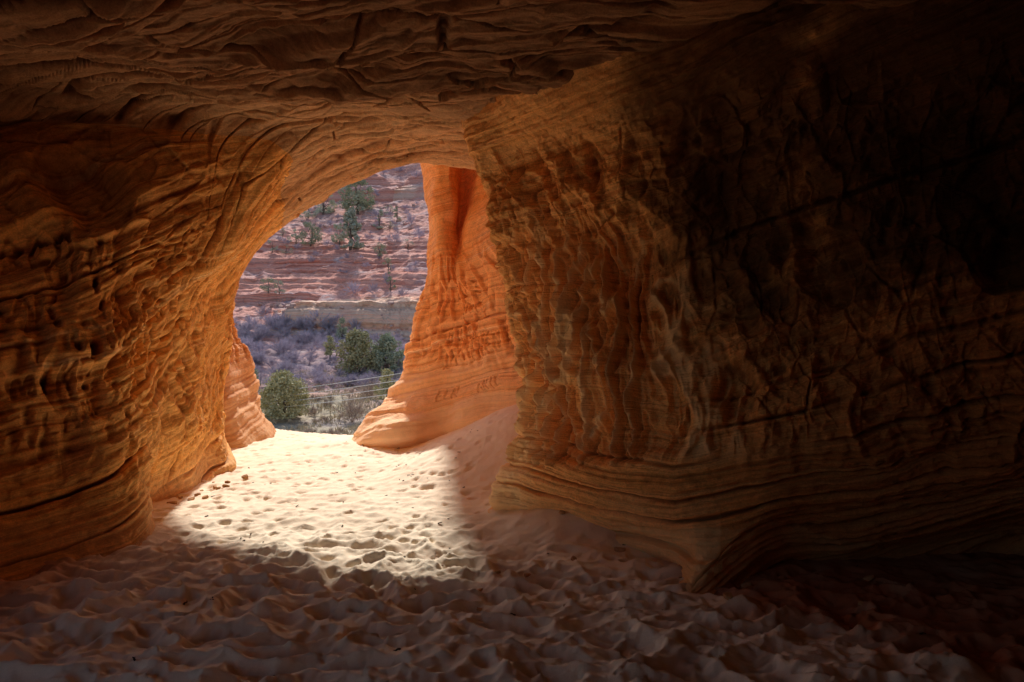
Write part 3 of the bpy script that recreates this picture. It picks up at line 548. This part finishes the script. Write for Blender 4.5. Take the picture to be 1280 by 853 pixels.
# ------------------------------------------------------------------ plants
def leaf_mat(name, c1, c2, c3):
    t = NT(name, .8); oi = t.n.new('ShaderNodeObjectInfo').outputs['Random']
    tc = t.n.new('ShaderNodeTexCoord').outputs['Object']
    c = t.ramp(t.noise(3.0, 4, .7, tc), [(.3, c1), (.5, c2), (.7, c3)])
    c = t.mix(.5, c, t.ramp(oi, [(0, .75), (1, 1.3)]), 'MULTIPLY')
    return t.out(c)
M_jun = leaf_mat('juniper_leaves', (.24, .27, .19), (.38, .41, .28), (.50, .52, .37))
M_yjun = leaf_mat('olive_juniper_leaves', (.28, .27, .15), (.46, .43, .24), (.60, .55, .32))
M_pale = leaf_mat('sage_leaves', (.34, .37, .30), (.46, .49, .38), (.58, .60, .48))
M_brush = leaf_mat('bare_brush_twigs', (.34, .29, .36), (.48, .42, .49), (.62, .55, .59))
M_tan = leaf_mat('dry_brush_twigs', (.26, .19, .17), (.42, .33, .27), (.56, .46, .37))
M_bark = leaf_mat('juniper_bark', (.10, .07, .055), (.16, .12, .10), (.22, .17, .14))
def crown_data(seed, H, W, n, leaf, shape='round'):
    r = np.random.default_rng(seed); nc = max(8, int(n/75)); cl = []
    for k in range(nc):
        t = r.uniform(.0, 1); a = r.uniform(0, 2*np.pi)
        rad = (np.sin(np.pi*min(1, t*.75+.22))**.7)*W/2 if shape == 'round' else (1-t)**.6*W/2
        q = r.uniform(.25, 1.25)**.7
        cl.append((np.cos(a)*rad*q, np.sin(a)*rad*q, t*H*.94, r.uniform(.11, .21)*W))
    V = []; Fc = []
    for k in range(n):
        c = cl[r.integers(nc)]; d = r.normal(size=3); d /= np.linalg.norm(d); rr = c[3]*r.uniform(.4, 1.05)
        p = np.array(c[:3])+d*rr*np.array([1, 1, .9]); p[2] = max(p[2], .05*H)
        u = r.normal(size=3); u /= np.linalg.norm(u); w = np.cross(u, r.normal(size=3)); w /= np.linalg.norm(w)
        s_ = leaf*r.uniform(.6, 1.4); i = len(V); V += [p-u*s_*.5, p+w*s_*.35, p+u*s_*.6, p-w*s_*.3]; Fc.append((i, i+1, i+2, i+3))
    return V, Fc, cl
def tube(V, Fc, a, b, ra, rb, n=6):
    a = np.array(a, float); b = np.array(b, float); d = b-a; d /= np.linalg.norm(d)+1e-9
    u = np.cross(d, (.3, .9, .2)); u /= np.linalg.norm(u); w = np.cross(d, u); i = len(V)
    for p, r_ in ((a, ra), (b, rb)):
        for k in range(n):
            t = 2*np.pi*k/n; V.append(p+(u*np.cos(t)+w*np.sin(t))*r_)
    for k in range(n): Fc.append((i+k, i+(k+1) % n, i+n+(k+1) % n, i+n+k))
def juniper(name, label, loc, H, W, mat, seed, n, group=None, shape='round', leaf=None):
    t = thing(name, label, 'tree' if H > 2.2 else 'shrub', loc, group)
    V, Fc, cl = crown_data(seed, H, W, n, leaf or max(.09, .055*H), shape)
    cr = soup('crown', V, Fc, mat, t)
    V = []; Fc = []; r = random.Random(seed)
    top = (r.uniform(-.1, .1)*W, r.uniform(-.1, .1)*W, H*.75); mid = (top[0]*.4+.05*W, top[1]*.4, H*.35)
    tube(V, Fc, (0, 0, -.3), mid, .045*H, .03*H); tube(V, Fc, mid, top, .03*H, .008*H)
    for c in cl[:min(10, len(cl))]:
        f = r.uniform(.15, .6); b = [mid[k]*f*1.3 if k < 2 else mid[2]*(f+.3) for k in range(3)]
        tube(V, Fc, b, (c[0], c[1], c[2]), .014*H, .004*H, 4)
    soup('trunk', V, Fc, M_bark, t)
    return t
def bare(seed, n=1000):
    """bare twiggy bush, one unit high and about 1.4 wide"""
    r = np.random.default_rng(seed); V = []; Fc = []
    stems = []
    for k in range(26):
        a = r.uniform(0, 2*np.pi); e = r.uniform(.25, 1.45); L = r.uniform(.6, 1.05)
        d = np.array([np.cos(a)*np.cos(e)*.85, np.sin(a)*np.cos(e)*.85, np.sin(e)*.95]); stems.append(d*L)
    def twig(p, q, w):
        u = np.cross(q-p, r.normal(size=3)); u /= np.linalg.norm(u)+1e-9; i = len(V)
        V.extend([p-u*w, p+u*w, q+u*w*.3]); Fc.append((i, i+1, i+2))
    for s_ in stems:
        p = np.zeros(3); bend = r.normal(size=3)*.05; m_ = s_*.5+bend; twig(p, m_, .012); twig(m_, s_, .009)
    for k in range(n):
        s_ = stems[r.integers(len(stems))]; t = r.uniform(.3, 1); p = s_*t; d = s_/np.linalg.norm(s_)+r.normal(size=3)*.55
        twig(p, p+d*r.uniform(.1, .28), .008)
    V = [np.array([v[0], v[1], max(v[2], -.05)]) for v in V]
    return V, Fc
# (px, base py, height px, width px, material, name, label)
TR = [
 (355, 523, 57, 48, M_yjun, 'juniper_tree', 'round olive juniper standing alone behind the left end of the wires', 4200, 'round'),
 (448, 468, 54, 44, M_yjun, 'juniper_tree', 'broad olive green juniper below the pale cliff, left of a darker one', 3800, 'round'),
 (484, 466, 48, 34, M_jun, 'juniper_tree', 'dark green juniper standing close beside the stone pillar edge', 3400, 'round'),
 (427, 427, 30, 18, M_jun, 'juniper_tree', 'narrow pointed green juniper at the foot of the pale cliff', 1200, 'cone'),
 (412, 450, 30, 17, M_yjun, 'juniper_tree', 'small olive juniper left of the broad one in the grey brush', 1200, 'cone'),
 (312, 486, 34, 18, M_jun, 'juniper_tree', 'green juniper half hidden behind the left rock spur', 1500, 'round'),
 (483, 502, 40, 28, M_yjun, 'juniper_tree', 'open olive juniper crossed by the wires, beside the pillar foot', 1500, 'cone'),
 (320, 516, 26, 16, M_pale, 'juniper_tree', 'pale green small juniper low beside the left rock spur', 900, 'round'),
 (447, 268, 38, 28, M_jun, 'juniper_tree', 'largest green juniper high on the red slope near the arch', 1700, 'round'),
 (438, 312, 44, 22, M_pale, 'juniper_tree', 'tall ragged juniper growing just below the largest one on the slope', 1700, 'cone'),
 (388, 308, 24, 22, M_jun, 'juniper_tree', 'mid green juniper on the left part of the red slope', 1200, 'round'),
 (424, 304, 22, 14, M_pale, 'juniper_tree', 'slim juniper left of the tall ragged one', 800, 'round'),
 (385, 273, 18, 16, M_pale, 'juniper_tree', 'pale juniper close under the curve of the arch', 700, 'round'),
 (404, 268, 26, 20, M_pale, 'juniper_tree', 'greyish spreading juniper between the arch and the largest juniper', 900, 'round'),
 (474, 322, 15, 16, M_jun, 'juniper_shrub', 'round dark green shrub alone on bare red soil', 800, 'round'),
 (487, 269, 11, 10, M_jun, 'juniper_shrub', 'small green shrub under the upper pale ledge', 400, 'round'),
 (496, 277, 15, 8, M_jun, 'juniper_shrub', 'narrow green shrub right of a small one under the upper ledge', 400, 'cone'),
 (474, 287, 22, 10, M_pale, 'juniper_shrub', 'tall pale shrub right of the largest juniper', 500, 'round'),
 (487, 288, 8, 14, M_yjun, 'juniper_shrub', 'low spreading olive shrub in the middle of the upper slope', 400, 'round'),
 (509, 311, 9, 14, M_pale, 'juniper_shrub', 'low pale green shrub near the pillar on the red slope', 400, 'round'),
 (485, 339, 14, 11, M_jun, 'juniper_shrub', 'green shrub growing on the red ledges above grey bushes', 400, 'round'),
 (488, 363, 20, 8, M_jun, 'juniper_shrub', 'slim green shrub at the lip above the pale cliff', 400, 'round'),
 (335, 366, 16, 18, M_jun, 'juniper_shrub', 'wide green shrub left at the foot of the red ledges', 700, 'round'),
 (349, 368, 14, 12, M_pale, 'juniper_shrub', 'paler shrub next to the wide green one by the red ledges', 500, 'round'),
 (353, 297, 9, 10, M_pale, 'juniper_shrub', 'small pale shrub near the left curve of the arch', 300, 'round'),
 (340, 316, 13, 9, M_pale, 'juniper_shrub', 'grey green shrub hard against the arch edge', 300, 'round'),
 (357, 317, 10, 12, M_jun, 'juniper_shrub', 'dark low shrub on the rim of the red ledges at left', 300, 'round'),
 (370, 304, 14, 12, M_pale, 'juniper_shrub', 'faded green shrub left of the mid green juniper', 400, 'round'),
]
for k, (tx, ty, hp, wp, mt, nm, lb, n, shp) in enumerate(TR):
    x, d, z = ground_hit(tx, ty); q_ = 1.22 if ty < 375 else 1.; juniper(nm, lb, (x, d, z), hp*q_/F*d, wp*q_*1.05/F*d, mt, 100+k, int(n*1.7), 'junipers on the canyon side', shp)
bm_a = [bare(s_) for s_ in (1, 2, 3, 4)]
bmesh_ = []
for k, (V, Fc) in enumerate(bm_a):
    for mt in (M_brush, M_tan):
        me = bpy.data.meshes.new('bush'); me.from_pydata([tuple(v) for v in V], [], Fc); me.materials.append(mt); bmesh_.append(me)
def bush(px_, py_, wp, hp, tan=0, label=None, group='bare grey bushes on the canyon side'):
    x, d, z = ground_hit(px_, py_)
    o = bpy.data.objects.new('bare_bush', bmesh_[2*random.randrange(4)+tan]); COL.objects.link(o)
    o.location = (x, d, z-.05); w = wp/F*d/1.35; h = hp/F*d
    o.scale = (w, w, h); o.rotation_euler[2] = random.uniform(0, 6.28)
    tag(o, label or ('dry tan leafless bush on the grassy canyon bottom' if tan else 'grey leafless bush among others on the canyon side'), 'bush', group if not tan else 'dry tan bushes on the canyon bottom')
for a in ((384, 284, 10, 8, 'grey bush beside the pale juniper on the upper left slope'), (411, 293, 12, 8, None), (409, 308, 14, 8, None), (443, 367, 24, 16, 'widest blue grey bush on the lip above the pale cliff'),
          (466, 367, 18, 14, 'blue grey bush right of the widest one on the cliff lip'), (484, 356, 16, 15, None), (502, 371, 14, 12, 'last grey bush on the cliff lip beside the pillar'), (514, 280, 18, 14, None), (524, 298, 16, 15, None), (493, 302, 18, 12, None),
          (396, 320, 14, 7, None), (399, 406, 32, 18, None), (445, 418, 26, 18, 'large blue grey bush in front of the pale cliff'), (330, 396, 20, 14, None), (310, 414, 20, 14, None), (374, 414, 26, 18, None), (352, 412, 16, 12, None), (470, 272, 14, 9, None), (460, 300, 12, 8, None), (500, 215, 18, 8, None), (480, 218, 14, 7, None), (520, 222, 14, 9, None)):
    bush(a[0], a[1], a[2], a[3], 0, a[4])
rb = random.Random(5)
for k in range(205):
    tx = rb.uniform(290, 520); ty = rb.uniform(402, 486)
    if ty < 422 and tx > 425: continue
    s_ = rb.uniform(.7, 1.3); bush(tx, ty, 23*s_, 13*s_, 0)
for k in range(60):
    bush(rb.uniform(325, 528), rb.uniform(235, 345), rb.uniform(6, 13), rb.uniform(4, 8), 0)
for k in range(44):
    tx = rb.uniform(325, 480); ty = rb.uniform(484, 545); s_ = rb.uniform(.6, 1.2); bush(tx, ty, 15*s_, 8*s_, 1)
bush(440, 528, 44, 36, 1, 'biggest dry tan bush, left of the foot of the stone pillar'); bush(462, 500, 34, 24, 1, 'tan bush behind the biggest one near the pillar'); bush(415, 548, 26, 14, 1, 'low tan bush just over the lip of the sand')
# grass tufts on the canyon bottom: nobody could count them
V = []; Fc = []; r = np.random.default_rng(9)
n = 9000; gx = r.uniform(-34, -4, n); gy = r.uniform(40, 76, n); gh = hill(gx, gy)[0]; cl = pn(gx*.35, gy*.35)
for k in range(n):
    if cl[k] < -.1: continue
    for q in range(3):
        a = r.uniform(0, 6.28); h = r.uniform(.15, .45); i = len(V); b = np.array([gx[k]+r.normal()*.1, gy[k]+r.normal()*.1, gh[k]-.03]); u = np.array([np.cos(a), np.sin(a), 0])*.045
        V += [b-u, b+u, b+np.array([r.normal()*.12, r.normal()*.12, h])]; Fc.append((i, i+1, i+2))
M_grass = leaf_mat('dry_grass', (.42, .34, .22), (.55, .46, .31), (.68, .59, .42))
tag(soup('dry_grass', V, Fc, M_grass), 'pale dry grass tufts on the canyon bottom', 'grass', kind='stuff')

# ------------------------------------------------------------------ rocks on the slope
M_rock = NT('slope_rock', .9); M_rock = M_rock.out(M_rock.ramp(M_rock.noise(1.2, 5, .65), [(.3, (.36, .20, .17)), (.5, (.52, .34, .29)), (.7, (.66, .50, .43))]))
import bmesh
rock_me = []
for k in range(5):
    bm = bmesh.new(); bmesh.ops.create_icosphere(bm, subdivisions=2, radius=.5); co = np.array([v.co[:] for v in bm.verts])
    dn = pn(co[:, 0]*2+k*9, co[:, 1]*2, co[:, 2]*2)*.35
    for v, c, dd in zip(bm.verts, co, dn):
        c = c*(1+dd); c = np.sign(c)*np.minimum(np.abs(c), [.42, .40, .30]); v.co = c
    me = bpy.data.meshes.new('boulder'); bm.to_mesh(me); bm.free(); me.materials.append(M_rock); rock_me.append(me)
M_chip = NT('chip_stone', .9); M_chip = M_chip.out(M_chip.ramp(M_chip.noise(20, 5, .65), [(.3, (.34, .17, .07)), (.7, (.60, .36, .18))]))
chip_me = []
for me in rock_me:
    c_ = me.copy(); c_.materials.clear(); c_.materials.append(M_chip); chip_me.append(c_)
for k in range(120):
    if k < 26: tx, ty = rb.gauss(352, 14), rb.gauss(392, 9)
    elif k < 70: tx, ty = rb.uniform(335, 528), rb.uniform(240, 296)
    else: tx, ty = rb.uniform(295, 500), rb.uniform(380, 440)
    x, d, z = ground_hit(tx, ty); o = bpy.data.objects.new('boulder', rock_me[k % 5]); COL.objects.link(o)
    s_ = rb.uniform(.35, 1.0)*(1.5 if k in (3, 9, 14) else 1); o.scale = (s_*rb.uniform(.9, 1.6), s_, s_*rb.uniform(.6, 1)); o.location = (x, d, z+.1*s_); o.rotation_euler = (rb.uniform(-.3, .3), rb.uniform(-.3, .3), rb.uniform(0, 6))
    tag(o, 'pale red boulder lying on the canyon side', 'boulder', 'boulders scattered on the canyon side')

# ------------------------------------------------------------------ power wires
M_wire = NT('aluminium_wire', .5).out((.75, .73, .70))
WL = ['uppermost thin wire crossing in front of the trees', 'second wire from the top below the uppermost one', 'third wire from the top in the valley', 'lowest thin wire crossing the valley bottom']
for k, (y0, y1) in enumerate(((493, 466), (499, 475), (506, 483), (512, 491))):
    a = np.array(P(290, y0+3, 52.)); b = np.array(P(530, y1-4, 46.)); dv = b-a; V = []; Fc = []; prev = None
    for q in range(41):
        t = -1.0+3.0*q/40; p = a+dv*t; p[2] += .9*((t-.5)**2-.25)*.5
        if prev is not None: tube(V, Fc, prev, p, .022, .022, 5)
        prev = p
    tag(soup('power_wire', V, Fc, M_wire, shade=True), WL[k], 'wire', 'wires strung across the valley')

# ------------------------------------------------------------------ dark bits on the sand
M_bit = NT('charred_twig', .9); M_bit = M_bit.out(M_bit.ramp(M_bit.noise(40, 3), [(.3, (.025, .018, .014)), (.7, (.07, .05, .04))]))
bits = []
for k in range(4):
    V = []; Fc = []; r = np.random.default_rng(k+70); p = np.zeros(3)
    for q in range(3):
        e = p+np.array([r.uniform(.25, .4), r.normal()*.15, r.normal()*.08]); tube(V, Fc, p, e, .16-.03*q, .13-.03*q, 6); p = e
    V = [v-p/2 for v in V]; me = bpy.data.meshes.new('twig'); me.from_pydata([tuple(v) for v in V], [], Fc); me.materials.append(M_bit); bits.append(me)
xs_s, ys_s, Zs = SAND
def sandz(x, y):
    i = int(np.clip(np.searchsorted(xs_s, x), 0, len(xs_s)-1)); j = int(np.clip(np.searchsorted(ys_s, y), 0, len(ys_s)-1)); return float(Zs[i, j])
for k in range(95):
    x, y = rb.uniform(-3.3, -.3), rb.uniform(5.0, 11.)
    if k > 62: x, y = rb.uniform(-3, 2.5), rb.uniform(3, 6.)
    o = bpy.data.objects.new('twig_scrap', bits[k % 4]); COL.objects.link(o); s_ = rb.uniform(.018, .042); o.scale = (s_, s_, s_)
    o.location = (x, y, sandz(x, y)+.1*s_); o.rotation_euler = (rb.uniform(-.2, .2), rb.uniform(-.3, .3), rb.uniform(0, 6.28))
    tag(o, 'small dark scrap of twig lying on the trodden sand', 'twig', 'dark twig scraps on the sand')

for k in range(70):
    side = k % 2
    if side: x, y = rb.uniform(-3.9, -3.0), rb.uniform(4.4, 8)
    else: x, y = rb.uniform(-.3, 2.6), rb.uniform(4.1, 6.0)
    o = bpy.data.objects.new('rock_chip', chip_me[k % 5]); COL.objects.link(o); s_ = rb.uniform(.02, .07)*(1 if k % 7 else 1.6)
    o.scale = (s_*rb.uniform(1, 1.8), s_, s_*rb.uniform(.5, .9)); o.location = (x, y, sandz(x, y)+.12*s_); o.rotation_euler = (rb.uniform(-.4, .4), rb.uniform(-.4, .4), rb.uniform(0, 6))
    tag(o, 'small brown chip of sandstone on the sand near the rock', 'stone', 'sandstone chips at the foot of the walls')

# ------------------------------------------------------------------ light and camera
EL, AZ = math.radians(40), math.radians(-10)          # sun beyond the mouth, a little left of the view axis
W = bpy.data.worlds.new('World'); S.world = W; W.use_nodes = True
sky = W.node_tree.nodes.new('ShaderNodeTexSky'); sky.sky_type = 'NISHITA'; sky.sun_disc = False
sky.sun_elevation = EL; sky.sun_rotation = AZ; sky.dust_density = 1.5
bg = W.node_tree.nodes['Background']; bg.inputs['Strength'].default_value = .15; W.node_tree.links.new(sky.outputs[0], bg.inputs['Color'])
sun = bpy.data.lights.new('sun', 'SUN'); sun.energy = 5.; sun.angle = math.radians(3.); sun.color = (1., .95, .87)
so = bpy.data.objects.new('sun', sun); COL.objects.link(so)
from mathutils import Vector
dirv = Vector((math.sin(AZ)*math.cos(EL), math.cos(AZ)*math.cos(EL), math.sin(EL)))
so.rotation_euler = dirv.to_track_quat('Z', 'Y').to_euler()
cam = bpy.data.cameras.new('camera'); cam.lens = 36*F/1280; cam.sensor_width = 36; cam.clip_start = .05; cam.clip_end = 2000
co = bpy.data.objects.new('camera', cam); COL.objects.link(co); co.location = (0, 0, EYE); co.rotation_euler = (math.pi/2, 0, 0); S.camera = co
S.view_settings.view_transform = 'Standard'; S.view_settings.look = 'None'; S.view_settings.exposure = 0
S.cycles.max_bounces = 14; S.cycles.diffuse_bounces = 12; S.cycles.use_denoising = True; S.cycles.sample_clamp_indirect = 6
